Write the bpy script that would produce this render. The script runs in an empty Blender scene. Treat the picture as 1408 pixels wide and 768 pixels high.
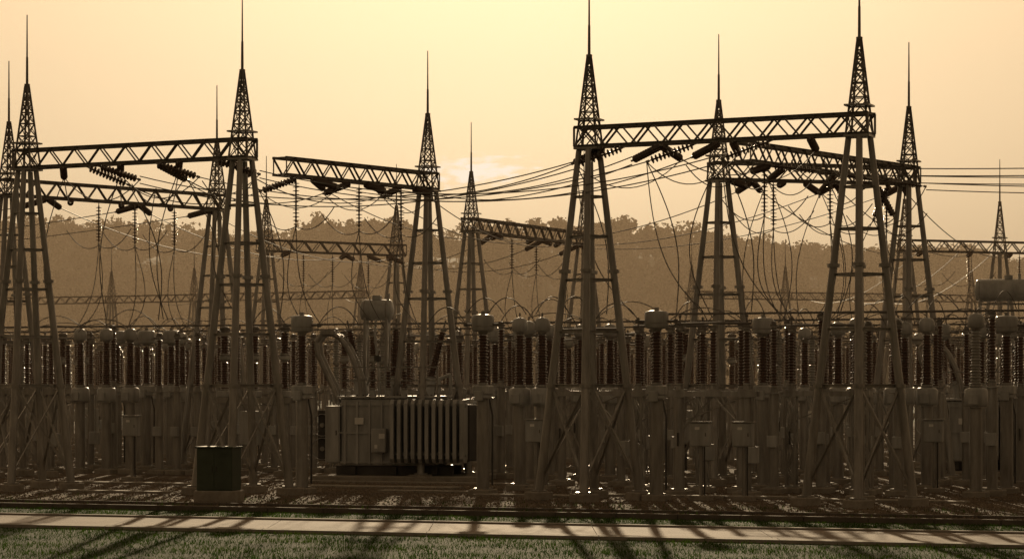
import bpy, math, random
import numpy as np
from mathutils import Vector, Matrix
random.seed(7); rng=np.random.default_rng(7)
sc=bpy.context.scene
sc.view_settings.view_transform='Standard'; sc.view_settings.look='None'; sc.view_settings.exposure=0
COL=sc.collection
EYE=3.3
# ---------------------------------------------------------------- materials
def mat(name,base,rough=.6,metal=0.0,var=.25,scale=3.0,bump=0.0,bscale=40,spec=.5,base2=None,streak=0):
    m=bpy.data.materials.new(name); m.use_nodes=True; nt=m.node_tree; N=nt.nodes; L=nt.links
    b=N['Principled BSDF']; b.inputs['Roughness'].default_value=rough; b.inputs['Metallic'].default_value=metal
    b.inputs['Specular IOR Level'].default_value=spec
    tc=N.new('ShaderNodeTexCoord'); oi=N.new('ShaderNodeObjectInfo')
    ad=N.new('ShaderNodeVectorMath'); ad.operation='ADD'
    L.new(tc.outputs['Object'],ad.inputs[0]); L.new(oi.outputs['Location'],ad.inputs[1])
    n=N.new('ShaderNodeTexNoise'); n.inputs['Scale'].default_value=scale; n.inputs['Detail'].default_value=7; n.inputs['Roughness'].default_value=.65
    src=ad.outputs[0]
    if streak:
        st=N.new('ShaderNodeVectorMath'); st.operation='MULTIPLY'; st.inputs[1].default_value=(streak,streak,.35); L.new(src,st.inputs[0]); L.new(st.outputs[0],n.inputs['Vector'])
    else: L.new(src,n.inputs['Vector'])
    cr=N.new('ShaderNodeValToRGB'); cr.color_ramp.elements[0].position=.3; cr.color_ramp.elements[1].position=.7
    lo=base2 if base2 else tuple(c*(1-var) for c in base); hi=tuple(min(1,c*(1+var)) for c in base)
    cr.color_ramp.elements[0].color=(*lo,1); cr.color_ramp.elements[1].color=(*hi,1)
    L.new(n.outputs['Fac'],cr.inputs[0]); L.new(cr.outputs[0],b.inputs['Base Color'])
    if bump>0:
        n2=N.new('ShaderNodeTexNoise'); n2.inputs['Scale'].default_value=bscale; n2.inputs['Detail'].default_value=4
        L.new(ad.outputs[0],n2.inputs['Vector'])
        bp=N.new('ShaderNodeBump'); bp.inputs['Strength'].default_value=bump; bp.inputs['Distance'].default_value=.03
        L.new(n2.outputs['Fac'],bp.inputs['Height']); L.new(bp.outputs[0],b.inputs['Normal'])
    return m
STEEL=mat('galvanised_steel',(.28,.265,.245),.34,.3,.35,2.5,.06,30,streak=2.2,spec=.8)
CONC=mat('concrete',(.30,.27,.23),.9,0,.25,4,.3,30)
PORC=mat('brown_porcelain',(.075,.036,.022),.15,0,.3,6,spec=1.0)
PGREY=mat('grey_porcelain',(.30,.29,.27),.3,0,.2,6)
PAINT=mat('grey_paint',(.38,.38,.37),.38,0,.3,1.8,streak=2)
DARK=mat('dark_metal',(.07,.065,.06),.6,.2,.3,3)
ALU=mat('aluminium_conductor',(.18,.165,.15),.6,.3,.15,3)
GREEN=mat('green_paint',(.05,.068,.045),.5,0,.25,2)
WHITE=mat('white_label',(.75,.74,.7),.6,0,.08,5)
BEAMM=mat('weathered_steel',(.19,.17,.15),.42,.2,.3,2.5)
GLASS=mat('disc_porcelain',(.08,.05,.035),.2,0,.3,6,spec=.8)
KERB=mat('kerb_concrete',(.13,.11,.09),.9,0,.3,2,.3,30)
MATS=[STEEL,CONC,PORC,PGREY,PAINT,DARK,ALU,GREEN,WHITE,BEAMM,GLASS,KERB]
(M_ST,M_CO,M_PO,M_PG,M_PA,M_DK,M_AL,M_GR,M_WH,M_BE,M_GL,M_KE)=range(12)
# ---------------------------------------------------------------- mesh builder
def frame(d):
    d=Vector(d).normalized()
    a=Vector((0,0,1)) if abs(d.z)<.9 else Vector((1,0,0))
    x=d.cross(a).normalized(); y=d.cross(x).normalized()
    return x,y,d
class MB:
    def __init__(s): s.v=[];s.f=[];s.m=[];s.s=[]
    def add(s,vs,fs,m,sm=False):
        o=len(s.v); s.v+= [tuple(v) for v in vs]; s.f+=[tuple(i+o for i in f) for f in fs]; s.m+=[m]*len(fs); s.s+=[sm]*len(fs)
    def tube(s,p0,p1,r0,r1=None,n=8,m=0,sm=True,ph=0.0):
        r1=r0 if r1 is None else r1
        p0=Vector(p0);p1=Vector(p1); x,y,d=frame(p1-p0)
        vs=[]
        for p,r in((p0,r0),(p1,r1)):
            for i in range(n):
                a=2*math.pi*i/n+ph; vs.append(p+x*math.cos(a)*r+y*math.sin(a)*r)
        s.add(vs,[(i,(i+1)%n,n+(i+1)%n,n+i) for i in range(n)],m,sm)
        s.add(vs[:n],[tuple(range(n))[::-1]],m); s.add(vs[n:],[tuple(range(n))],m)
    def bar(s,p0,p1,w,m=0): s.tube(p0,p1,w*.707,None,4,m,False,math.pi/4)
    def angle(s,p0,p1,w,m=0):   # L-section
        p0=Vector(p0);p1=Vector(p1); x,y,d=frame(p1-p0); t=w*.18
        pr=[(0,0),(w,0),(w,t),(t,t),(t,w),(0,w)]
        vs=[p+x*(a-w/2)+y*(b-w/2) for p in(p0,p1) for a,b in pr]
        s.add(vs,[(i,(i+1)%6,6+(i+1)%6,6+i) for i in range(6)],m)
    def box(s,c,z,m=0,rz=0,bev=0.0):
        c=Vector(c); hx,hy,hz=z[0]/2,z[1]/2,z[2]/2; R=Matrix.Rotation(rz,3,'Z')
        if bev<=0:
            vs=[c+R@Vector((a*hx,b*hy,e*hz)) for e in(-1,1) for a,b in((-1,-1),(1,-1),(1,1),(-1,1))]
            s.add(vs,[(3,2,1,0),(4,5,6,7),(0,1,5,4),(1,2,6,5),(2,3,7,6),(3,0,4,7)],m); return
        k=bev; vs=[]
        def ring(dx,dy,z):
            return [(-hx+dx+k,-hy+dy,z),(hx-dx-k,-hy+dy,z),(hx-dx,-hy+dy+k,z),(hx-dx,hy-dy-k,z),(hx-dx-k,hy-dy,z),(-hx+dx+k,hy-dy,z),(-hx+dx,hy-dy-k,z),(-hx+dx,-hy+dy+k,z)]
        for r in (ring(k,k,-hz),ring(0,0,-hz+k),ring(0,0,hz-k),ring(k,k,hz)): vs+=[c+R@Vector(q) for q in r]
        fs=[tuple(range(8))[::-1],tuple(range(24,32))]
        for j in range(3):
            for i in range(8): fs.append((j*8+i,j*8+(i+1)%8,(j+1)*8+(i+1)%8,(j+1)*8+i))
        s.add(vs,fs,m)
    def lathe(s,prof,o,m=0,n=14,ax=(0,0,1),sm=True):
        o=Vector(o); x,y,d=frame(ax); vs=[]
        for r,z in prof:
            for i in range(n):
                a=2*math.pi*i/n; vs.append(o+d*z+x*math.cos(a)*r+y*math.sin(a)*r)
        fs=[]
        for j in range(len(prof)-1):
            for i in range(n): fs.append((j*n+i,j*n+(i+1)%n,(j+1)*n+(i+1)%n,(j+1)*n+i))
        s.add(vs,fs,m,sm)
    def path(s,pts,r,m=0,n=8):
        for a,b in zip(pts[:-1],pts[1:]): s.tube(a,b,r,None,n,m)
    def insul(s,o,h,rs=.13,rc=.07,m=M_PO,pitch=.09,ax=(0,0,1),taper=1.0,n=12):
        pitch=max(pitch,.088)
        k=max(3,int((h-.16)/pitch)); p=(h-.16)/k; pr=[(rc*1.05,.08)]
        for i in range(k):
            t=1-(1-taper)*(i/k); z=.08+i*p; big=rs if i%2==0 else rs*.86
            pr+=[(rc*t,z),(big*t,z+.22*p),(big*t*.96,z+.36*p),(rc*t,z+.62*p)]
        s.lathe(pr,o,m,n,ax)
        s.lathe([(0,0),(rc*1.5,0),(rc*1.5,.05),(rc*1.2,.09),(rc,.1)],o,M_ST,n,ax)
        d=Vector(ax).normalized(); e=Vector(o)+d*(h-.09)
        s.lathe([(rc*taper,0),(rc*1.25*taper,.02),(rc*1.35*taper,.07),(rc*1.35*taper,.09),(0,.09)],e,M_ST,n,ax)
    def mesh(s,name):
        me=bpy.data.meshes.new(name); me.from_pydata(s.v,[],s.f)
        used=sorted(set(s.m)); mp={k:i for i,k in enumerate(used)}
        for k in used: me.materials.append(MATS[k])
        me.polygons.foreach_set('material_index',[mp[k] for k in s.m]); me.polygons.foreach_set('use_smooth',s.s); me.update()
        return me
def put(name,me,loc=(0,0,0),rz=0.0,sc_=1.0):
    o=bpy.data.objects.new(name,me); COL.objects.link(o); o.location=loc; o.rotation_euler=(0,0,rz)
    if sc_!=1.0: o.scale=(sc_,)*3
    return o
# ---------------------------------------------------------------- site frame
TH=math.radians(22); C_,S_=math.cos(TH),math.sin(TH)
def site(u,v,z=0): return Vector((u*C_+v*S_,80-u*S_+v*C_,z))
# ---------------------------------------------------------------- towers
def tower_mesh():
    b=MB(); rot=math.radians(36)
    def pt(i,h,z):
        a=rot+math.pi/4+i*math.pi/2; r=h*1.414
        return Vector((math.cos(a)*r,math.sin(a)*r,z))
    HB,HT,ZT=1.04,.21,10.1
    hw=lambda z: HB+(HT-HB)*z/ZT
    for i in range(4):
        b.tube(pt(i,hw(0),.1),pt(i,HT,ZT),.135,.085,12,M_ST)
        f=pt(i,HB,0); b.box((f.x,f.y,.09),(.62,.62,.3),M_CO,rot,.03); b.tube((f.x,f.y,.2),(f.x,f.y,.29),.24,None,12,M_ST)
        for zz in(3.3,6.6):
            q=pt(i,hw(zz),zz); b.tube(q-Vector((0,0,.05)),q+Vector((0,0,.05)),.175,None,12,M_ST)
    for z,w in((3.3,.1),(4.85,.075),(6.35,.075),(7.6,.075),(8.75,.07)):
        for i in range(4): b.angle(pt(i,hw(z),z),pt((i+1)%4,hw(z),z),w,M_ST)
    for i in range(4):
        j=(i+1)%4
        b.angle(pt(i,hw(.5),.5),pt(j,hw(3.25),3.25),.065,M_ST); b.angle(pt(j,hw(.5),.5),pt(i,hw(3.25),3.25),.065,M_ST)
    b.box((0,0,10.14),(.72,.72,.06),M_ST,-TH); b.box((0,0,10.98),(.70,.70,.05),M_ST,-TH)
    rot2=-TH
    def q(i,h,z):
        a=rot2+math.pi/4+i*math.pi/2; r=h*1.414
        return Vector((math.cos(a)*r,math.sin(a)*r,z))
    z0,z1=10.15,12.8; h0,h1=.31,.045; hh=lambda z:h0+(h1-h0)*(z-z0)/(z1-z0)
    for i in range(4): b.angle(q(i,h0,z0),q(i,h1,z1),.055,M_BE)
    lv=[10.15,10.75,11.2,11.6,11.95,12.25,12.5,12.8]
    for a,c in zip(lv[:-1],lv[1:]):
        for i in range(4):
            j=(i+1)%4
            b.angle(q(i,hh(a),a),q(j,hh(c),c),.03,M_BE); b.angle(q(j,hh(a),a),q(i,hh(c),c),.03,M_BE); b.angle(q(i,hh(c),c),q(j,hh(c),c),.034,M_BE)
    b.tube((0,0,12.7),(0,0,13.7),.045,.036,8,M_BE); b.tube((0,0,13.7),(0,0,15.05),.03,.018,6,M_BE); b.tube((0,0,12.78),(0,0,12.86),.09,None,8,M_BE)
    return b.mesh('lattice_tower')
TM=tower_mesh()
T=dict(A=(2.23,79),B=(9.53,75),C=(-8.16,82.7),D=(-15.38,86.7),E=(-2.96,96),F=(6.92,91.5),G=(13.59,93.6),H=(-11.55,107),I=(-18.22,99),
 J=(-1.82,122),J2=(3.53,134),K=(-6.13,145),L=(-12.58,140),Mm=(25.34,142),M2=(20.1,140),N=(-33.4,228),P=(-25.8,222),O=(-11.95,215),Q=(21.9,219),R=(30.5,222),S=(14.2,216),U=(-46,234),V=(38,226))
for k,(x,y) in T.items(): put('lattice_tower',TM,(x,y,0),random.choice([0,math.pi/2,math.pi])+random.uniform(-.03,.03))
# ---------------------------------------------------------------- gantry beams
def beam(p0,p1,e0=.45,e1=.45,h=.55,w=.55,z=10.2):
    p0=Vector((*p0,0));p1=Vector((*p1,0)); d=(p1-p0).normalized(); p0=p0-d*e0; p1=p1+d*e1; Ln=(p1-p0).length
    b=MB(); n=max(4,round(Ln/.5)); 
    def P(x,s,t): return Vector((x,s*w/2,t*h))
    for s in(-1,1):
        for t in(0,1): b.angle(P(0,s,t),P(Ln,s,t),.085,M_BE)
    st=Ln/n
    for i in range(n):
        a,c=i*st,(i+1)*st
        for s in(-1,1):
            if (i+(s>0))%2==0: b.angle(P(a,s,0),P(c,s,1),.05,M_BE)
            else: b.angle(P(a,s,1),P(c,s,0),.05,M_BE)
        for t in(0,1):
            if (i+t)%2: b.angle(P(a,-1,t),P(c,1,t),.036,M_BE)
            else: b.angle(P(a,1,t),P(c,-1,t),.036,M_BE)
            if i%2==0: b.angle(P(a,-1,t),P(a,1,t),.036,M_BE)
    for x in(0,Ln):
        b.angle(P(x,-1,0),P(x,-1,1),.05,M_BE);b.angle(P(x,1,0),P(x,1,1),.05,M_BE);b.angle(P(x,-1,1),P(x,1,1),.05,M_BE);b.angle(P(x,-1,0),P(x,1,0),.05,M_BE)
    o=put('gantry_beam',b.mesh('gantry_beam'),(p0.x,p0.y,z),math.atan2(d.y,d.x))
    return (Vector((p0.x,p0.y,z)),Vector((p1.x,p1.y,z)))
BM={}
BM['AB']=beam(T['A'],T['B'],.35,.35); BM['CD']=beam(T['D'],T['C'],.35,.35); BM['IH']=beam(T['I'],T['H'])
BM['E3']=beam((-7.6,89.4),T['E'],0,.3); BM['FG']=beam(T['F'],T['G'],.3,.3); BM['G5']=beam((7.1,84.2),T['G'],0,.0,z=10.23)
BM['J']=beam(T['J'],T['J2']); BM['KL']=beam(T['L'],T['K']); BM['M']=beam(T['M2'],T['Mm'],.45,6)
BM['NO']=beam(T['N'],T['O']); BM['UN']=beam(T['U'],T['N'],.4,-.4); BM['SQ']=beam(T['S'],T['Q']); BM['QR']=beam(T['Q'],T['R'],-.4,.4); BM['RV']=beam(T['R'],T['V'],-.4,1)
def bp(k,t,dz=-.05):
    a,b=BM[k]; p=a.lerp(b,t); p.z+=dz; return p
# ---------------------------------------------------------------- wires
class Wires:
    def __init__(s,name,r): s.c=bpy.data.curves.new(name,'CURVE'); s.c.dimensions='3D'; s.c.bevel_depth=r; s.c.bevel_resolution=1; s.c.materials.append(ALU); s.name=name
    def line(s,pts):
        sp=s.c.splines.new('POLY'); sp.points.add(len(pts)-1)
        for i,p in enumerate(pts): sp.points[i].co=(*p,1)
    def done(s): o=bpy.data.objects.new(s.name,s.c); COL.objects.link(o); return o
WL=Wires('overhead_power_line',.018); WJ=Wires('jumper_conductor',.016)
SML=1.6
def string_mesh(L=SML,n=11):
    b=MB(); b.tube((0,0,0),(0,0,.14),.018,None,6,M_ST); b.tube((0,0,L-.12),(0,0,L),.018,None,6,M_ST)
    p=(L-.26)/n; pr=[(.02,.1)]
    for i in range(n):
        z=.13+i*p; pr+=[(.026,z),(.03,z+.36*p),(.105,z+.44*p),(.118,z+.56*p),(.032,z+.64*p),(.026,z+.95*p)]
    pr.append((.0,L-.12)); b.lathe(pr,(0,0,0),M_GL,12)
    b.tube((-.0,0,L-.08),(0,0,L+.02),.04,None,6,M_ST)
    return b.mesh('insulator_string')
SM=string_mesh()
def put_string(p,d):
    o=bpy.data.objects.new('insulator_string',SM); COL.objects.link(o); o.location=p
    o.rotation_mode='QUATERNION'; o.rotation_quaternion=Vector(d).to_track_quat('Z','Y')
    return Vector(p)+Vector(d).normalized()*SML
def span(p0,p1,sag,s0=True,s1=True,twin=False,n=26):
    p0=Vector(p0);p1=Vector(p1)
    f=lambda t: p0.lerp(p1,t)-Vector((0,0,4*sag*t*(1-t)))
    Ln=(p1-p0).length
    a=put_string(p0,(f(min(.3,SML/Ln))-p0)+Vector((0,0,-.08))) if s0 else p0
    e=put_string(p1,(f(1-min(.3,SML/Ln))-p1)+Vector((0,0,-.08))) if s1 else p1
    g=lambda t: a.lerp(e,t)-Vector((0,0,4*sag*.72*t*(1-t)))
    offs=[Vector((0,0,0))] if not twin else [Vector((0,0,.11)),Vector((0,0,-.11))]
    for o in offs: WL.line([g(i/n)+o for i in range(n+1)])
    return a,e
def loop(a,b,dip,n=14,W=None):
    a=Vector(a);b=Vector(b); (W or WJ).line([a.lerp(b,i/n)-Vector((0,0,4*dip*(i/n)*(1-i/n))) for i in range(n+1)])
def dropper(a,b,bow,n=20):
    a=Vector(a);b=Vector(b); bow=Vector(bow)
    pts=[]
    for i in range(n+1):
        t=i/n; p=a.lerp(b,t); p+=bow*math.sin(math.pi*t)*(1-.3*t); pts.append(p)
    WJ.line(pts)
for i,t in enumerate((.17,.42,.68)):
    a,e=span(bp('AB',t),bp('CD',.35+.25*i),1.25,twin=(i!=1)); L1=a; L2=e
    a2,e2=span(bp('AB',t+.12),bp(('G5','FG','FG')[i],(.15,.35,.75)[i]),.35)
    loop(L1,a2,.75); dropper(L1,(L1.x+.9,L1.y+.8,5.4),(.5,0,-.2)); dropper(L1,(L1.x+1.7,L1.y+1.4,5.4),(-.35,0,-.7))
    a3,e3=span(bp('CD',.2+.25*i),bp('IH',.3+.22*i),.3); loop(L2,a3,.7); dropper(a3,(a3.x-.6,a3.y+1,5.4),(-.5,0,-.2))
    a4,e4=span(bp('CD',.3+.3*i),bp('E3',.12+.33*i),.7); dropper(a4,(a4.x+.8,a4.y+1,5.4),(.6,0,-.2))
    a5,e5=span(bp('E3',.2+.33*i),bp('AB',.1+.2*i),.8,twin=(i==1)); loop(e4,a5,.6)
for i,t0 in enumerate((.15,.45,.8)):
    a,e=span(bp('G5',t0),(42,70+t0*20,11.2),1.0,s1=False,twin=True)
    a2,e2=span(bp('G5',t0+.08),bp('FG',.1+.35*i),.25); loop(a,a2,.6)
    dropper(a2,(a2.x-.7,a2.y,5.4),(-.5,0,-.3)); dropper(a2,(a2.x+.5,a2.y,5.4),(.6,0,-.3))
for t0 in(.2,.6,.93):
    span(bp('IH',t0),(-40,120+20*t0,9.6),.5,s1=False)
    span(bp('IH',t0),bp('KL',t0),1.0)
    span(bp('FG',t0),bp('J',t0),.9)
    span(bp('E3',t0),bp('J',.1+t0*.7),.8)
    span(bp('J',t0),bp('KL',.5+t0*.4),.9); span(bp('M',t0*.6),bp('FG',t0),1.0)
    span(bp('KL',t0),bp('NO',t0),1.5,s0=False,s1=False); span(bp('M',t0*.5),bp('QR',t0),1.5,s0=False,s1=False)
sus=[('IH',.42),('IH',.58),('IH',.76),('E3',.1),('E3',.5),('E3',.78),('FG',.3),('FG',.62),('FG',.85),('G5',.12),('G5',.5),('AB',.5),('AB',.86),('CD',.6),('CD',.9),
     ('J',.35),('J',.55),('J',.8),('KL',.3),('KL',.5),('KL',.75),('M',.15),('M',.35),('M',.6)]
for k,t in sus:
    p=bp(k,t)
    if k in('CD','AB'):
        q=p+Vector((random.uniform(-.5,.5),random.uniform(.8,1.6),-.7))
        loop(p+Vector((-.9,1.2,-.55)),p+Vector((.9,-.2,-.5)),.7)
        dropper(q,(q.x+random.uniform(-.9,.9),q.y+random.uniform(1,3),5.35),(random.uniform(.4,1.0)*random.choice([-1,1]),0,-.3))
    else:
        e=put_string(p,(0,0,-1)); sg=random.choice([-1,1])
        for s,bw in((sg,random.uniform(.3,.7)),(sg,random.uniform(.1,.25))):
            dropper(e,(e.x+s*random.uniform(.2,.9),e.y+random.uniform(-2,2),5.3),(-s*bw,0,-.5))
        loop(e,e+Vector((-1.3,.6,.6)),.35); loop(e,e+Vector((1.3,-.6,.6)),.35)
# ---------------------------------------------------------------- equipment meshes
def post(b,x,y,h,r=.15,m=M_ST,sq=False):
    b.box((x,y,.06),(.7,.7,.24),M_CO,0,.03)
    b.box((x,y,.2),(.46,.46,.04),M_ST)
    if sq:
        w=r
        for sx in(-1,1):
            for sy in(-1,1): b.angle((x+sx*w,y+sy*w,.2),(x+sx*w,y+sy*w,h-.02),.06,m)
        n=5
        for i in range(n):
            z0=.25+(h-.35)*i/n; z1=.25+(h-.35)*(i+1)/n; k=1 if i%2 else -1
            b.angle((x-k*w,y-w,z0),(x+k*w,y-w,z1),.035,m); b.angle((x-w,y-k*w,z0),(x-w,y+k*w,z1),.035,m)
            b.angle((x+w,y-k*w,z0),(x+w,y+k*w,z1),.035,m); b.angle((x-k*w,y+w,z0),(x+k*w,y+w,z1),.035,m)
    else:
        b.tube((x,y,.2),(x,y,h-.04),r,r*.95,14,m)
    b.box((x,y,h-.02),(r*2+.16,r*2+.16,.04),M_ST)
def ct_mesh():
    b=MB(); post(b,0,0,2.95,.2)
    b.tube((0,0,2.95),(0,0,3.02),.28,None,16,M_PA)
    b.box((0,0,3.17),(.52,.5,.3),M_PA,0,.04); b.box((.0,-.32,3.0),(.26,.14,.3),M_PA,0,.015)
    b.insul((0,0,3.32),1.62,.175,.11,M_PO,.07)
    b.lathe([(0,0),(.2,.0),(.31,.03),(.34,.07),(.345,.40),(.34,.46),(.3,.5),(.12,.53),(0,.535)],(0,0,4.93),M_PA,20)
    b.lathe([(.36,.0),(.36,.03)],(0,0,5.08),M_ST,20)
    for s in(-1,1): b.tube((s*.3,0,5.15),(s*.55,0,5.15),.04,None,8,M_AL); b.box((s*.58,0,5.15),(.12,.03,.12),M_AL)
    b.path([(.12,.18,2.9),(.22,.22,2.4),(.22,.2,.3)],.03,M_DK,6)
    b.tube((0,0,5.46),(0,0,5.55),.07,None,10,M_ST)
    return b.mesh('current_transformer')
def ds_mesh(var=0):
    b=MB(); W=1.05
    for x in(-W,W): post(b,x,0,3.0,.14,sq=(var==1))
    for s in(-1,1): b.box((0,s*.16,3.06),(2*W+.7,.07,.16),M_ST)
    for x in(-W,0,W):
        b.box((x,0,3.17),(.4,.42,.05),M_ST); b.tube((x,0,3.19),(x,0,3.3),.12,None,12,M_ST)
        b.insul((x,0,3.3),1.72,.13,.075,M_PO,.072); b.box((x,0,5.06),(.26,.16,.08),M_AL)
    b.tube((-W-.15,0,5.15),(W*.1,0,5.17),.035,None,8,M_AL); b.tube((W*.1,0,5.17),(W+.15,0,5.15),.045,None,8,M_AL)
    for x in(-W,W): b.tube((x,0,5.1),(x,0,5.36),.03,None,6,M_AL); b.lathe([(.0,.0),(.07,.03),(.0,.1)],(x,0,5.34),M_AL,8)
    b.tube((-W,.0,2.2),(W,0,3.0),.022,None,6,M_ST); b.tube((W+.22,0,1.2),(W+.22,0,3.15),.025,None,6,M_ST)
    b.box((W+.2,-.08,1.25),(.34,.3,.5),M_PA,0,.02); b.box((-W,-.2,1.7),(.05,.04,.4),M_DK)
    if var==0:
        b.angle((-W,0,1.9),(0,0,2.98),.05,M_ST); b.angle((W,0,1.9),(0,0,2.98),.05,M_ST)
    return b.mesh('disconnect_switch')
def cb_mesh():
    b=MB()
    for x in(-1.3,1.3): post(b,x,0,2.7,.16)
    for s in(-1,1): b.box((0,s*.2,2.78),(3.2,.09,.2),M_ST)
    for x in(-1.25,0,1.25):
        b.box((x,0,3.0),(.42,.42,.24),M_PA,0,.03); b.insul((x,0,3.12),1.15,.16,.1,M_PO,.07)
        b.box((x,0,4.33),(.34,.3,.16),M_PA,0,.03); b.insul((x,0,4.41),.95,.19,.12,M_PO,.07)
        b.lathe([(0,0),(.19,0),(.2,.05),(.14,.12),(0,.14)],(x,0,5.36),M_AL,14)
        b.tube((x,-.3,5.42),(x,.1,5.42),.03,None,6,M_AL); b.tube((x,.3,4.33),(x,0,4.33),.03,None,6,M_AL)
    b.box((0,-.15,1.75),(.8,.6,1.25),M_PA,0,.03); b.box((0,-.46,1.8),(.66,.02,1.0),M_PA); b.box((.2,-.475,2.05),(.16,.01,.1),M_WH)
    b.tube((-1.25,.1,2.6),(1.25,.1,2.6),.03,None,6,M_ST); b.tube((0,0,.1),(0,0,1.1),.08,None,8,M_DK)
    return b.mesh('circuit_breaker')
def pi_mesh():
    b=MB(); post(b,0,0,3.1,.15); b.tube((0,0,3.1),(0,0,3.22),.12,None,12,M_ST)
    b.insul((0,0,3.22),1.9,.125,.07,M_PO,.072); b.box((0,0,5.15),(.2,.14,.07),M_AL); b.tube((0,-.1,5.22),(0,.1,5.22),.06,None,8,M_AL)
    b.box((.0,-.2,1.6),(.3,.16,.36),M_PA,0,.015)
    return b.mesh('post_insulator')
def sa_mesh():
    b=MB(); post(b,0,0,3.0,.16,sq=True); b.box((0,0,3.08),(.5,.5,.14),M_ST)
    b.insul((0,0,3.15),1.0,.14,.085,M_PG,.06); b.insul((0,0,4.15),.9,.14,.085,M_PG,.06)
    n=20
    for i in range(n):
        a,c=2*math.pi*i/n,2*math.pi*(i+1)/n
        b.tube((.32*math.cos(a),.32*math.sin(a),4.95),(.32*math.cos(c),.32*math.sin(c),4.95),.022,None,6,M_AL)
    for i in range(4):
        a=i*math.pi/2; b.tube((.32*math.cos(a),.32*math.sin(a),4.95),(0,0,5.1),.012,None,5,M_AL)
    b.tube((0,0,5.03),(0,0,5.25),.03,None,6,M_AL); b.box((0,-.2,2.3),(.16,.1,.22),M_WH,0,.01)
    return b.mesh('surge_arrester')
def vt_mesh(pg=False):
    b=MB(); post(b,0,0,2.7,.19); b.lathe([(0,0),(.33,0),(.35,.03),(.35,.45),(.3,.52),(.16,.56),(0,.56)],(0,0,2.7),M_PA,18)
    b.box((0,-.36,2.9),(.28,.12,.3),M_PA,0,.01)
    b.insul((0,0,3.26),1.75,.2,.13,M_PG if pg else M_PO,.075,taper=.82,n=14)
    b.lathe([(0,0),(.17,0),(.25,.04),(.25,.3),(.2,.4),(.08,.45),(0,.46)],(0,0,5.0),M_PA,16)
    b.tube((0,0,5.4),(0,0,5.6),.025,None,6,M_AL)
    return b.mesh('voltage_transformer')
def cab_mesh():
    b=MB(); b.box((0,0,.05),(.6,.5,.2),M_CO,0,.02); b.tube((0,.0,.1),(0,0,1.7),.06,None,8,M_ST)
    b.box((0,-.06,1.9),(.58,.3,.68),M_PA,0,.02); b.box((0,-.215,1.9),(.5,.01,.6),M_PA); b.box((.2,-.225,1.9),(.02,.02,.1),M_DK); b.box((-.05,-.223,2.08),(.14,.006,.08),M_WH)
    b.box((0,-.06,2.26),(.66,.38,.03),M_ST); b.path([(.1,0,1.56),(.1,.02,.1)],.025,M_DK,6)
    return b.mesh('control_cabinet')
ME=dict(ct=ct_mesh(),d0=ds_mesh(0),d1=ds_mesh(1),cb=cb_mesh(),pi=pi_mesh(),sa=sa_mesh(),vt=vt_mesh(),vg=vt_mesh(True),cab=cab_mesh())
NAME=dict(ct='current_transformer',d0='disconnect_switch',d1='disconnect_switch',cb='circuit_breaker',pi='post_insulator',sa='surge_arrester',vt='voltage_transformer',vg='voltage_transformer',cab='control_cabinet')
TOPZ=dict(ct=5.15,d0=5.35,d1=5.35,cb=5.42,pi=5.22,sa=5.25,vt=5.55,vg=5.55)
HALF=dict(ct=.45,d0=1.5,d1=1.5,cb=1.75,pi=.3,sa=.35,vt=.4,vg=.4)
front=[]
for k,x,y in (('ct',-6.44,83.8),('ct',-.88,82.7),('ct',4.15,78.5),('vg',13.75,81),('ct',15.2,84),('ct',16.6,86.5),('ct',7.95,86.5),('vt',.25,86.5),('vt',.95,86.2),
              ('d0',6.0,81.5),('pi',5.0,82.2),('d1',9.6,84.0),('cab',5.45,78.8),('cab',6.65,78.4),('cab',13.05,84.5),('cab',-13.2,95),('cab',.75,84.6),('pi',11.6,82),('pi',10.9,83.5)):
    put(NAME[k],ME[k],(x,y,0),-TH+random.uniform(-.03,.03)); front.append((k,x,y))
occupied=[(x,y,HALF.get(k,.3)) for k,x,y in front]
WB=Wires('busbar',.04)
def free(x,y,h):
    for (a,c) in T.values():
        if math.hypot(x-a,y-c)<h*.8+1.3: return False
    if -8.2-h*.8<x<-.6+h*.8 and y<100.5: return False
    if 15.2-h<x<20.5+h and 97<y<103.5: return False
    for a,c,r in occupied:
        if math.hypot(x-a,y-c)<(h+r)*.8: return False
    return True
rows=[(6.5,['d1','pi','sa']),(10.5,['pi','vt','d0','cb']),(15.5,['vt','pi','d0','vt','pi','cb']),(19.5,['d0','ct','d1','pi','sa']),(24,['cb','vt','pi','d0']),
 (30,['d1','d0','pi']),(36,['ct','pi','cb','d0','vt']),(43,['d0','d0','sa','pi']),(51,['d0','ct','pi']),(59,['d1','cb','sa']),(69,['d0','pi','d1']),(80,['cb','d0','vt']),(94,['d0','d1','pi']),(110,['d0','cb']),(128,['d1','d0'])]
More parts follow.
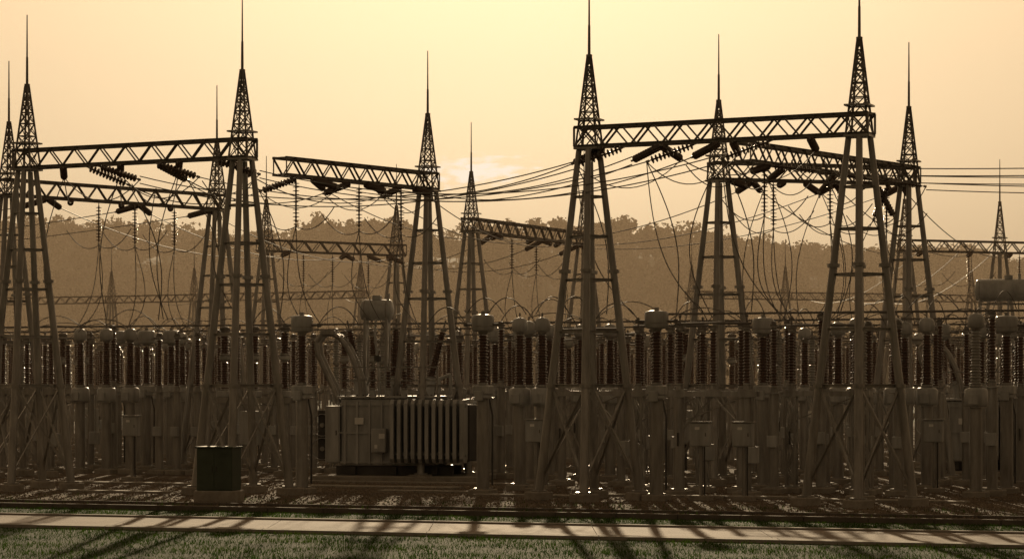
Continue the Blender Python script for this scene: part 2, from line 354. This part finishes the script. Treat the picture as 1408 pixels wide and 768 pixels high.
for ri,(v,seq) in enumerate(rows):
    u=-70; i=random.randint(0,3); prev=None
    while u<45:
        k=seq[i%len(seq)]; i+=1; rep=3 if k in('ct','pi','sa','vt') else 1
        for r in range(rep):
            h=HALF[k]; u+=h+random.uniform(.15,.5)
            p=site(u,v+random.uniform(-.15,.15))
            u+=h
            lim=.205*p.y+3
            if abs(p.x)>lim: prev=None; continue
            if v<14 and p.x<(-1.0 if v>8 else 3.2): prev=None; continue
            if not free(p.x,p.y,h): prev=None; continue
            put(NAME[k],ME[k],(p.x,p.y,0),-TH+random.uniform(-.02,.02))
            q=Vector((p.x,p.y,TOPZ[k]))
            if prev is not None and (q-prev).length<4.2 and random.random()<.6:
                loop(prev,q,-random.uniform(.15,.5))
            prev=q
            if random.random()<.35:
                q2=site(u+random.uniform(-.6,.6),v+random.uniform(2.5,4),5.3); loop(q,q2,-random.uniform(.3,.8))
    if ri%2==0:
        a,c=site(-60 if v>14 else 2,v+.8,5.55),site(40,v+.8,5.55)
        WB.line([a,c])
        uu=(-60 if v>14 else 2)
        while uu<40:
            p=site(uu,v+.8)
            if abs(p.x)<.205*p.y+3 and all(math.hypot(p.x-a_,p.y-c_)>1.2 for a_,c_ in T.values()) and not(-8<p.x<-1 and p.y<101): put('post_insulator',ME['pi'],(p.x,p.y,0),-TH,1.06)
            uu+=5.3
for f in front:
    if f[0] in('ct','vt','vg'):
        q=Vector((f[1],f[2],TOPZ[f[0]])); loop(q+Vector((.5,0,0)),q+Vector((1.6,2.2,.1)),-.55); loop(q-Vector((.5,0,0)),q+Vector((-1.7,2.0,.1)),-.5)
WL.done(); WJ.done(); WB.done()
# ---------------------------------------------------------------- power transformers
def transformer(conz,conx,conL,conr):
    b=MB()
    b.box((0,0,.07),(5.6,3.6,.22),M_CO,0,.03)
    for y in(-.7,.7): b.box((-.2,y,.34),(4.0,.22,.3),M_DK)
    for x in(-1.6,-.2,1.2): b.box((x,0,.34),(.2,1.9,.26),M_DK)
    b.box((-.35,0,1.63),(3.3,1.9,2.26),M_PA,0,.05)
    for i in range(8): b.box((-1.85+i*.42,-.985,1.6),(.07,.09,2.1),M_PA)
    for z in(.62,1.6,2.55): b.box((-.35,-.975,z),(3.34,.07,.06),M_PA)
    b.box((-.35,0,2.8),(3.55,2.1,.07),M_PA)
    for i in range(17): b.tube((-2.05+i*.21,-1.01,2.74),(-2.05+i*.21,-1.01,2.88),.02,None,6,M_DK)
    def fin(x,y,d,z0,z1):
        t=.06; k=.14
        pr=[(-d/2,z0+k),(-d/2+k,z0),(d/2-k,z0),(d/2,z0+k),(d/2,z1-k),(d/2-k,z1),(-d/2+k,z1),(-d/2,z1-k)]
        vs=[(x+s*t,y+a,z) for s in(-1,1) for a,z in pr]
        fs=[tuple(range(8)),tuple(range(8,16))[::-1]]+[(i,(i+1)%8,8+(i+1)%8,8+i)[::-1] for i in range(8)]
        b.add(vs,fs,M_PA)
    for s in(-1,1):
        for i in range(11): fin(-.05+i*.235,s*1.5,.8,.62,2.72)
        for z in(.9,2.52):
            b.tube((-.15,s*1.5,z),(2.4,s*1.5,z),.075,None,10,M_PA)
            for x in(.2,1.0): b.tube((x,s*.9,z),(x,s*1.5,z),.07,None,10,M_PA)
    b.box((1.9,0,1.6),(.9,1.5,1.9),M_DK,0,.04)
    b.box((-2.28,-.55,1.55),(.5,.95,1.9),M_PA,0,.03); b.box((-2.28,-1.035,1.55),(.42,.02,1.75),M_PA); b.box((-2.14,-1.055,1.6),(.03,.03,.16),M_DK)
    b.box((-2.75,.2,1.5),(.35,1.3,1.7),M_DK,0,.03)
    for z in(1.05,1.85): b.lathe([(.36,0),(.38,.0),(.38,.12),(.36,.12),(.36,0)],(-2.75,-.46,z),M_PA,18,(0,-1,0)); b.tube((-2.75,-.5,z),(-2.75,-.55,z),.08,None,8,M_ST)
    b.box((-.62,-1.2,1.35),(.5,.34,.8),M_PA,0,.02); b.box((-.62,-1.375,1.35),(.42,.012,.7),M_PA); b.box((-.5,-1.385,1.5),(.2,.008,.16),M_WH); b.box((-.7,-1.385,1.15),(.1,.008,.12),M_WH)
    b.box((-1.35,-1.05,2.0),(.3,.02,.22),M_WH)
    for i,x in enumerate((-1.55,-.45,.65)):
        ax=Vector(((i-1)*.24,.12,1)).normalized(); o=Vector((x,.35,2.83))
        b.tube(o,o+ax*.55,.24,.2,14,M_PA); b.tube(o+ax*.55,o+ax*.6,.27,None,14,M_PA)
        b.insul(o+ax*.6,1.75,.19,.11,M_PO,.075,ax,.8); e=o+ax*2.35; b.tube(e,e+ax*.3,.03,None,6,M_AL)
    for i,x in enumerate((-1.0,-.45,.1,.65)):
        o=Vector((x,-.6,2.83)); b.tube(o,o+Vector((0,0,.2)),.12,None,12,M_PA); b.insul(o+Vector((0,0,.2)),.75,.11,.06,M_PO,.07)
        b.tube(o+Vector((0,0,.95)),o+Vector((0,0,1.1)),.025,None,6,M_AL)
    for dy in(-.35,.15):
        pts=[(-1.45,dy,2.8),(-1.5,dy,3.4),(-1.7,dy,4.0),(-1.95,dy,4.5),(-2.2,dy,4.8),(-2.5,dy,4.95),(-2.8,dy,4.9),(-3.0,dy,4.65),(-2.95,dy,4.25),(-2.75,dy,3.8),(-2.45,dy,3.2),(-2.2,dy,2.6)]
        b.path(pts,.085,M_ST,10)
        b.box((-2.6,dy,4.97),(.5,.24,.16),M_ST,0,.02)
    x0=conx-conL/2
    b.lathe([(0,0),(conr*.6,.02),(conr*.92,.07),(conr,.15),(conr,conL-.15),(conr*.92,conL-.07),(conr*.6,conL-.02),(0,conL)],(x0,.75,conz),M_PA,22,(1,0,0))
    for x in(x0+.2,x0+conL-.2):
        b.lathe([(conr+.012,-.02),(conr+.012,.02)],(x,.75,conz),M_ST,22,(1,0,0))
        for dy in(-.25,.25): b.bar((x,.75+dy,2.8),(x,.75+dy*.9,conz-conr*.7),.09,M_ST)
        b.angle((x,.5,2.9),(x,1.0,conz-conr),.05,M_ST)
    b.angle((x0+.2,.5,conz-conr-.1),(x0+conL-.2,.5,conz-conr-.1),.07,M_ST); b.angle((x0+.2,.5,2.9),(x0+conL-.2,.5,conz-conr-.2),.05,M_ST)
    b.path([(x0+conL*.5,.6,conz-conr*.8),(x0+conL*.5,.45,conz-conr-.5),(x0+conL*.7,.2,3.3),(x0+conL*.7,.1,2.8)],.045,M_PA,8)
    b.box((x0+conL*.6,.33,(conz-conr-.5+3.3)/2),(.2,.2,.22),M_DK,0,.02)
    b.box((conx,.75,conz+conr+.06),(.3,.25,.16),M_PA,0,.02); b.tube((conx+.4,.75,conz+conr),(conx+.4,.75,conz+conr+.2),.05,None,8,M_PA)
    b.path([(1.2,-.2,2.83),(1.2,-.2,3.4),(1.6,-.2,3.55),(1.6,-.2,2.9)],.06,M_PA,8)
    b.angle((-2.0,-.95,2.9),(-2.0,-.95,3.8),.04,M_ST); b.angle((1.3,-.95,2.9),(1.3,-.95,3.8),.04,M_ST); b.angle((-2.0,-.95,3.8),(1.3,-.95,3.8),.04,M_ST); b.angle((-2.0,-.95,3.35),(1.3,-.95,3.35),.04,M_ST)
    return b.mesh('power_transformer')
put('power_transformer',transformer(5.75,-1.15,1.15,.36),(-3.75,96.0,0),-math.radians(10),1.04)
put('power_transformer',transformer(6.85,.2,2.5,.42),(18.1,101,0),-math.radians(14))
# ---------------------------------------------------------------- green cabinet
b=MB(); b.box((0,0,.15),(1.2,1.0,.36),M_CO,0,.03); b.box((0,0,.93),(1.05,.85,1.2),M_GR,0,.015); b.box((0,0,1.555),(1.13,.93,.05),M_GR,0,.01)
for s in(-1,1):
    b.box((s*.255,-.432,.93),(.49,.014,1.1),M_GR); b.box((s*.06,-.447,.95),(.025,.02,.14),M_DK)
for i in range(5): b.box((.27,-.443,1.28+i*.03),(.3,.012,.012),M_GR)
put('utility_cabinet',b.mesh('utility_cabinet'),(-8.35,77.9,0),-math.radians(12))
# ---------------------------------------------------------------- trench covers / slabs
def slab(cx,cy,L,W):
    b=MB(); n=max(1,int(L/.6))
    for i in range(n): b.box((-L/2+(i+.5)*L/n,0,.03+random.uniform(-.004,.004)),(L/n-.02,W,.08),M_CO,0,.008)
    put('cable_trench_cover',b.mesh('cable_trench_cover'),(cx,cy,0),-TH)
for a in((-4.5,88.5,6,.9),(-2.6,84.6,3.2,.6),(-12.2,84.6,3.5,.6),(.8,81.4,4.0,.8),(5.5,80.9,7,.8),(-4,92.5,9,.7),(-13,92,9,.7),(10.5,77.8,5,.7)): slab(*a)
# ---------------------------------------------------------------- ground
def sheet(name,pts,z,m,n=1):
    me=bpy.data.meshes.new(name); me.from_pydata([(x,y,z) for x,y in pts],[],[tuple(range(len(pts)))]); me.materials.append(m)
    return put(name,me)
def groundmat(name,cols,scales,bump,rough=.95,vor=0):
    m=bpy.data.materials.new(name); m.use_nodes=True; N=m.node_tree.nodes; L=m.node_tree.links; B=N['Principled BSDF']; B.inputs['Roughness'].default_value=rough; B.inputs['Specular IOR Level'].default_value=.25
    tc=N.new('ShaderNodeTexCoord')
    n1=N.new('ShaderNodeTexNoise'); n1.inputs['Scale'].default_value=scales[0]; n1.inputs['Detail'].default_value=8; L.new(tc.outputs['Object'],n1.inputs['Vector'])
    n2=N.new('ShaderNodeTexNoise'); n2.inputs['Scale'].default_value=scales[1]; n2.inputs['Detail'].default_value=3; L.new(tc.outputs['Object'],n2.inputs['Vector'])
    c1=N.new('ShaderNodeValToRGB'); c1.color_ramp.elements[0].position=.35; c1.color_ramp.elements[1].position=.65
    c1.color_ramp.elements[0].color=(*cols[0],1); c1.color_ramp.elements[1].color=(*cols[1],1); L.new(n1.outputs['Fac'],c1.inputs[0])
    mx=N.new('ShaderNodeMixRGB'); mx.blend_type='MULTIPLY'; mx.inputs[0].default_value=.8
    c2=N.new('ShaderNodeValToRGB'); c2.color_ramp.elements[0].position=.35; c2.color_ramp.elements[1].position=.62; c2.color_ramp.elements[0].color=(.45,.45,.45,1); c2.color_ramp.elements[1].color=(1.25,1.22,1.18,1)
    if vor:
        vo=N.new('ShaderNodeTexVoronoi'); vo.inputs['Scale'].default_value=vor; L.new(tc.outputs['Object'],vo.inputs['Vector'])
        bw=N.new('ShaderNodeRGBToBW'); L.new(vo.outputs['Color'],bw.inputs[0]); L.new(bw.outputs[0],c2.inputs[0]); h=vo.outputs['Distance']
    else: L.new(n2.outputs['Fac'],c2.inputs[0]); h=n2.outputs['Fac']
    L.new(c1.outputs[0],mx.inputs[1]); L.new(c2.outputs[0],mx.inputs[2]); L.new(mx.outputs[0],B.inputs['Base Color'])
    bp_=N.new('ShaderNodeBump'); bp_.inputs['Strength'].default_value=bump; bp_.inputs['Distance'].default_value=.04; L.new(h,bp_.inputs['Height']); L.new(bp_.outputs[0],B.inputs['Normal'])
    return m
GM=groundmat('grass_soil',((.02,.04,.008),(.045,.07,.016)),(.6,30),.6)
YM=groundmat('gravel',((.10,.075,.052),(.20,.155,.11)),(.35,30),.9,vor=16)
RM=groundmat('concrete_path',((.20,.155,.12),(.32,.26,.205)),(.5,25),.25,.85)
sheet('ground',[(-4000,-600),(4000,-600),(4000,5000),(-4000,5000)],0,GM)
RA=-math.atan(.373); dc,ds_=math.cos(RA),math.sin(RA)
def road(u,dY): return (u*dc, dY+u*ds_)
sheet('gravel_yard',[road(-90,69.35),road(70,69.35),(170,240),(-170,240)],.006,YM)
me=bpy.data.meshes.new('service_road'); vs=[];fs=[];mi=[]
for d0,d1,z,k in((60.1,64.6,.03,0),(59.35,60.08,.075,1),(64.62,64.9,.075,1)):
    n=40
    for i in range(n):
        u0=-90+i*4; u1=u0+3.985
        o=len(vs); pts=[road(u0,d0),road(u1,d0),road(u1,d1),road(u0,d1)]
        vs+=[(x,y,z) for x,y in pts]+[(x,y,-.02) for x,y in pts]
        fs+=[(o,o+1,o+2,o+3),(o+4,o+5,o+1,o),(o+6,o+7,o+3,o+2),(o+5,o+6,o+2,o+1),(o+7,o+4,o,o+3)]; mi+=[k]*5
me.from_pydata(vs,[],fs); me.materials.append(RM); me.materials.append(CONC); me.polygons.foreach_set('material_index',mi); put('service_road',me)
def kerb(dY,h=.13,w=.18):
    b=MB(); 
    for i in range(100):
        u0=-90+i*1.6; x,y=road(u0+.8,dY); b.box((x,y,h/2-.02),(1.585,w,h+.04),M_KE,RA,.012)
    put('kerb',b.mesh('kerb'))
kerb(69.2); kerb(72.4,.08,.12)
def trimesh(name,v,k):
    n=len(v)//k
    me=bpy.data.meshes.new(name); me.vertices.add(len(v)); me.vertices.foreach_set('co',v.ravel()); me.loops.add(n*k); me.loops.foreach_set('vertex_index',np.arange(n*k))
    me.polygons.add(n); me.polygons.foreach_set('loop_start',np.arange(n)*k); me.update(calc_edges=True); return me
def grass(name,regions):
    vs=[];
    for (d0,d1,u0,u1,dens,hs) in regions:
        n=int((d1-d0)*(u1-u0)*dens); u=rng.uniform(u0,u1,n); d=rng.uniform(d0,d1,n)
        x=u*dc; y=d+u*ds_
        cl=(np.sin(x*1.7+y*.9)+np.sin(x*.6-y*2.1)+np.sin(x*4.1+y*3.3)*.6+2.6)/5.2
        keep=(np.abs(x)<y*.21+2)&(rng.random(n)<(.35+.9*cl)*(1 if dens>60 else cl**3*2)); x=x[keep];y=y[keep];cl=cl[keep];n=len(x)
        h=rng.uniform(.03,.08,n)*(0.6+.9*cl)*hs; a=rng.uniform(0,math.pi,n); w=rng.uniform(.006,.012,n)
        lx=rng.normal(0,.03,n); ly=rng.normal(0,.03,n)
        p0=np.stack([x-np.cos(a)*w,y-np.sin(a)*w,np.zeros(n)],1);p1=np.stack([x+np.cos(a)*w,y+np.sin(a)*w,np.zeros(n)],1);p2=np.stack([x+lx,y+ly,h],1)
        vs.append(np.stack([p0,p1,p2],1).reshape(-1,3))
    return trimesh(name,np.concatenate(vs),3)
def leafmat(name,c1,c2,tr,scale,spec=.2):
    m=bpy.data.materials.new(name); m.use_nodes=True; N=m.node_tree.nodes; L=m.node_tree.links; B=N['Principled BSDF']; out=N['Material Output']
    B.inputs['Roughness'].default_value=.8; B.inputs['Specular IOR Level'].default_value=spec
    tc=N.new('ShaderNodeTexCoord'); n=N.new('ShaderNodeTexNoise'); n.inputs['Scale'].default_value=scale; n.inputs['Detail'].default_value=4; L.new(tc.outputs['Object'],n.inputs['Vector'])
    c=N.new('ShaderNodeValToRGB'); c.color_ramp.elements[0].position=.35; c.color_ramp.elements[1].position=.65; c.color_ramp.elements[0].color=(*c1,1); c.color_ramp.elements[1].color=(*c2,1)
    L.new(n.outputs['Fac'],c.inputs[0]); L.new(c.outputs[0],B.inputs['Base Color'])
    if tr>0:
        t=N.new('ShaderNodeBsdfTranslucent'); L.new(c.outputs[0],t.inputs['Color']); mx=N.new('ShaderNodeMixShader'); mx.inputs[0].default_value=tr
        L.new(B.outputs[0],mx.inputs[1]); L.new(t.outputs[0],mx.inputs[2]); L.new(mx.outputs[0],out.inputs['Surface'])
    return m
GB=leafmat('grass_blades',(.025,.065,.006),(.06,.11,.012),.45,.5,.05)
g=grass('grass',[(44,59.3,-26,26,130,1),(64.95,69.0,-28,28,120,1),(69.4,77,-28,28,25,1.6)]); g.materials.append(GB); put('grass',g)
n=32000; u=rng.uniform(-26,24,n); d=rng.uniform(69.5,92,n); x=u*dc; y=d+u*ds_; r=rng.uniform(.015,.045,n)
base=np.array([[1,0,-.3],[-.5,.87,-.3],[-.5,-.87,-.3],[.1,.1,.8]]); a=rng.uniform(0,6.28,n)
P=np.stack([np.stack([x+r*(bx*np.cos(a)-by*np.sin(a)),y+r*(bx*np.sin(a)+by*np.cos(a)),.01+r*(bz+.3)*rng.uniform(.6,1.1,n)],1) for bx,by,bz in base],1)
V=P[:,[0,1,3, 1,2,3, 2,0,3],:].reshape(-1,3)
g=trimesh('gravel_stones',V,3); g.materials.append(mat('stone',(.19,.15,.11),.9,0,.4,9,spec=.2)); put('gravel_stones',g)
# ---------------------------------------------------------------- hill
def ridge(x):
    px=[-700,-400,-168,-144,-108,-90,-72,-58,-34,-25,-3,37,61,85,102,119,143,167,300,700]
    pz=[38,44,48,48,46,45.5,47,50,48,45.5,48,47,45.5,42,40.5,41,39.5,36,30,22]
    return np.interp(x,px,pz)
def hillz(x,y):
    t=np.clip((y-640)/(900-640),0,1); s=t*t*(3-2*t)
    back=np.clip((y-930)/500,0,1)
    return (ridge(x)*s+ (2.5*np.sin(x*.035+1)+1.8*np.sin(x*.08+y*.05))*s*(1-t)*3 )*(1-back*.8)-.2
nx,ny=141,61; xs=np.linspace(-700,700,nx); ys=np.linspace(620,1400,ny); X,Y=np.meshgrid(xs,ys); Z=hillz(X,Y)
me=bpy.data.meshes.new('hill'); me.from_pydata(np.stack([X,Y,Z],2).reshape(-1,3).tolist(),[],[(j*nx+i,j*nx+i+1,(j+1)*nx+i+1,(j+1)*nx+i) for j in range(ny-1) for i in range(nx-1)])
HM=groundmat('hill_scrub',((.03,.035,.018),(.05,.055,.03)),(.05,1),.3); me.materials.append(HM); put('hill',me)
def forest(name,trees,leaf):
    out=[];tr=[]
    for (x,y,z,h,r,nl) in trees:
        nb=rng.integers(4,8); bx=rng.normal(0,r*.42,nb); by=rng.normal(0,r*.42,nb); bz=h*rng.uniform(.5,.88,nb); br=r*rng.uniform(.35,.6,nb)
        k=rng.integers(0,nb,nl); d=rng.normal(0,1,(nl,3)); d/=np.linalg.norm(d,axis=1)[:,None]; rad=br[k]*rng.uniform(.6,1.08,nl)
        c=np.stack([x+bx[k]+d[:,0]*rad,y+by[k]+d[:,1]*rad,z+bz[k]+d[:,2]*rad*.75],1)
        a=rng.normal(0,1,(nl,3)); a/=np.linalg.norm(a,axis=1)[:,None]; e=np.cross(a,rng.normal(0,1,(nl,3))); e/=np.linalg.norm(e,axis=1)[:,None]
        s=(leaf*rng.uniform(.5,1.2,nl))[:,None]
        out.append(np.stack([c-a*s*.6,c+e*s*.45,c+a*s*.6,c-e*s*.45],1).reshape(-1,3))
        w=.16
        tr.append(np.array([[x-w,y,z-.5],[x+w,y,z-.5],[x+w*.5,y,z+h*.75],[x-w*.5,y,z+h*.75]])); tr.append(np.array([[x,y-w,z-.5],[x,y+w,z-.5],[x,y+w*.5,z+h*.75],[x,y-w*.5,z+h*.75]]))
    return trimesh(name,np.concatenate(out+tr),4)
FM=leafmat('foliage',(.02,.027,.01),(.048,.056,.022),0,.06,.03)
tl=[]
for i in range(480):
    x=rng.uniform(-300,300); y=rng.uniform(880,925); q=rng.random(); tl.append((x,y,hillz(x,y),rng.uniform(5.5,10)*(1.3 if q<.14 else 1),rng.uniform(2.4,4.6)*(1.3 if q<.14 else 1),260))
for i in range(700):
    x=rng.uniform(-300,300); y=rng.uniform(885,930); tl.append((x,y,hillz(x,y)-1,rng.uniform(3.5,6),rng.uniform(3,5),110))
for i in range(1700):
    x=rng.uniform(-300,300); y=rng.uniform(665,890); tl.append((x,y,hillz(x,y),rng.uniform(6,12),rng.uniform(3,6),120))
m=forest('distant_trees',tl,1.15); m.materials.append(FM); put('distant_trees',m)
tl=[]
for i in range(260):
    x=rng.uniform(-130,130); y=rng.uniform(330,380); tl.append((x,y,0,rng.uniform(6,12.5),rng.uniform(2.2,4),260))
m=forest('tree_row',tl,.7); m.materials.append(FM); put('tree_row',m)
# ---------------------------------------------------------------- haze (real atmosphere volume lying over the valley behind the yard)
me=bpy.data.meshes.new('haze'); b=MB(); b.box((0,558,60),(2600,924,126)); me.from_pydata(b.v,[],b.f)
hm=bpy.data.materials.new('haze'); hm.use_nodes=True; N=hm.node_tree.nodes; N.clear(); o=N.new('ShaderNodeOutputMaterial'); vsn=N.new('ShaderNodeVolumeScatter'); vsn.inputs['Color'].default_value=(1,.76,.54,1); vsn.inputs['Density'].default_value=.0006; vsn.inputs['Anisotropy'].default_value=.15
hm.node_tree.links.new(vsn.outputs[0],o.inputs['Volume']); me.materials.append(hm); put('haze',me)
# ---------------------------------------------------------------- sky, sun
EL=math.radians(13)
w=bpy.data.worlds.new('World'); sc.world=w; w.use_nodes=True; N=w.node_tree.nodes; L=w.node_tree.links; bg=N['Background']
sky=N.new('ShaderNodeTexSky'); sky.sky_type='NISHITA'; sky.sun_disc=False; sky.sun_elevation=EL; sky.sun_rotation=0; sky.dust_density=6; sky.air_density=1.5; sky.ozone_density=1
bw=N.new('ShaderNodeRGBToBW'); L.new(sky.outputs[0],bw.inputs[0])
pw=N.new('ShaderNodeMath'); pw.operation='POWER'; pw.inputs[1].default_value=.66; L.new(bw.outputs[0],pw.inputs[0])
pm=N.new('ShaderNodeMath'); pm.operation='MULTIPLY'; pm.inputs[1].default_value=.88; L.new(pw.outputs[0],pm.inputs[0])
tint=N.new('ShaderNodeVectorMath'); tint.operation='SCALE'; tint.inputs[0].default_value=(1.32,.90,.50); L.new(pm.outputs[0],tint.inputs['Scale'])
tc=N.new('ShaderNodeTexCoord')
cdir=Vector((-.013,1,.0785)).normalized()
sub=N.new('ShaderNodeVectorMath'); sub.operation='SUBTRACT'; sub.inputs[1].default_value=cdir; L.new(tc.outputs['Generated'],sub.inputs[0])
sc1=N.new('ShaderNodeVectorMath'); sc1.operation='MULTIPLY'; sc1.inputs[1].default_value=(60,0,210); L.new(sub.outputs[0],sc1.inputs[0])
ln=N.new('ShaderNodeVectorMath'); ln.operation='LENGTH'; L.new(sc1.outputs[0],ln.inputs[0])
nz=N.new('ShaderNodeTexNoise'); nz.inputs['Scale'].default_value=2.4; nz.inputs['Detail'].default_value=8; L.new(sc1.outputs[0],nz.inputs['Vector'])
m0=N.new('ShaderNodeMath'); m0.operation='MULTIPLY'; m0.inputs[1].default_value=.25; L.new(ln.outputs['Value'],m0.inputs[0])
m1=N.new('ShaderNodeMath'); m1.operation='SUBTRACT'; L.new(nz.outputs['Fac'],m1.inputs[0]); L.new(m0.outputs[0],m1.inputs[1])
mr=N.new('ShaderNodeMapRange'); mr.inputs['From Min'].default_value=.2; mr.inputs['From Max'].default_value=.42; mr.inputs['To Max'].default_value=.8; L.new(m1.outputs[0],mr.inputs['Value'])
cm=N.new('ShaderNodeMixRGB'); cm.blend_type='MIX'; cm.inputs[2].default_value=(13,11,8.8,1); L.new(mr.outputs[0],cm.inputs[0]); L.new(tint.outputs[0],cm.inputs[1])
L.new(cm.outputs[0],bg.inputs['Color']); bg.inputs['Strength'].default_value=.1
sd=bpy.data.lights.new('sun','SUN'); sd.energy=5; sd.angle=math.radians(.5); sd.color=(1,.72,.43); so=bpy.data.objects.new('sun',sd); COL.objects.link(so); so.rotation_euler=(-(math.pi/2-EL),0,0); so.location=(0,0,60)
# ---------------------------------------------------------------- camera
cd=bpy.data.cameras.new('camera'); cd.lens=96.1; cd.sensor_width=36; cd.shift_y=.1037; cd.clip_end=8000; cd.clip_start=.5
co=bpy.data.objects.new('camera',cd); COL.objects.link(co); co.location=(0,0,EYE); co.rotation_euler=(math.pi/2,0,0); sc.camera=co
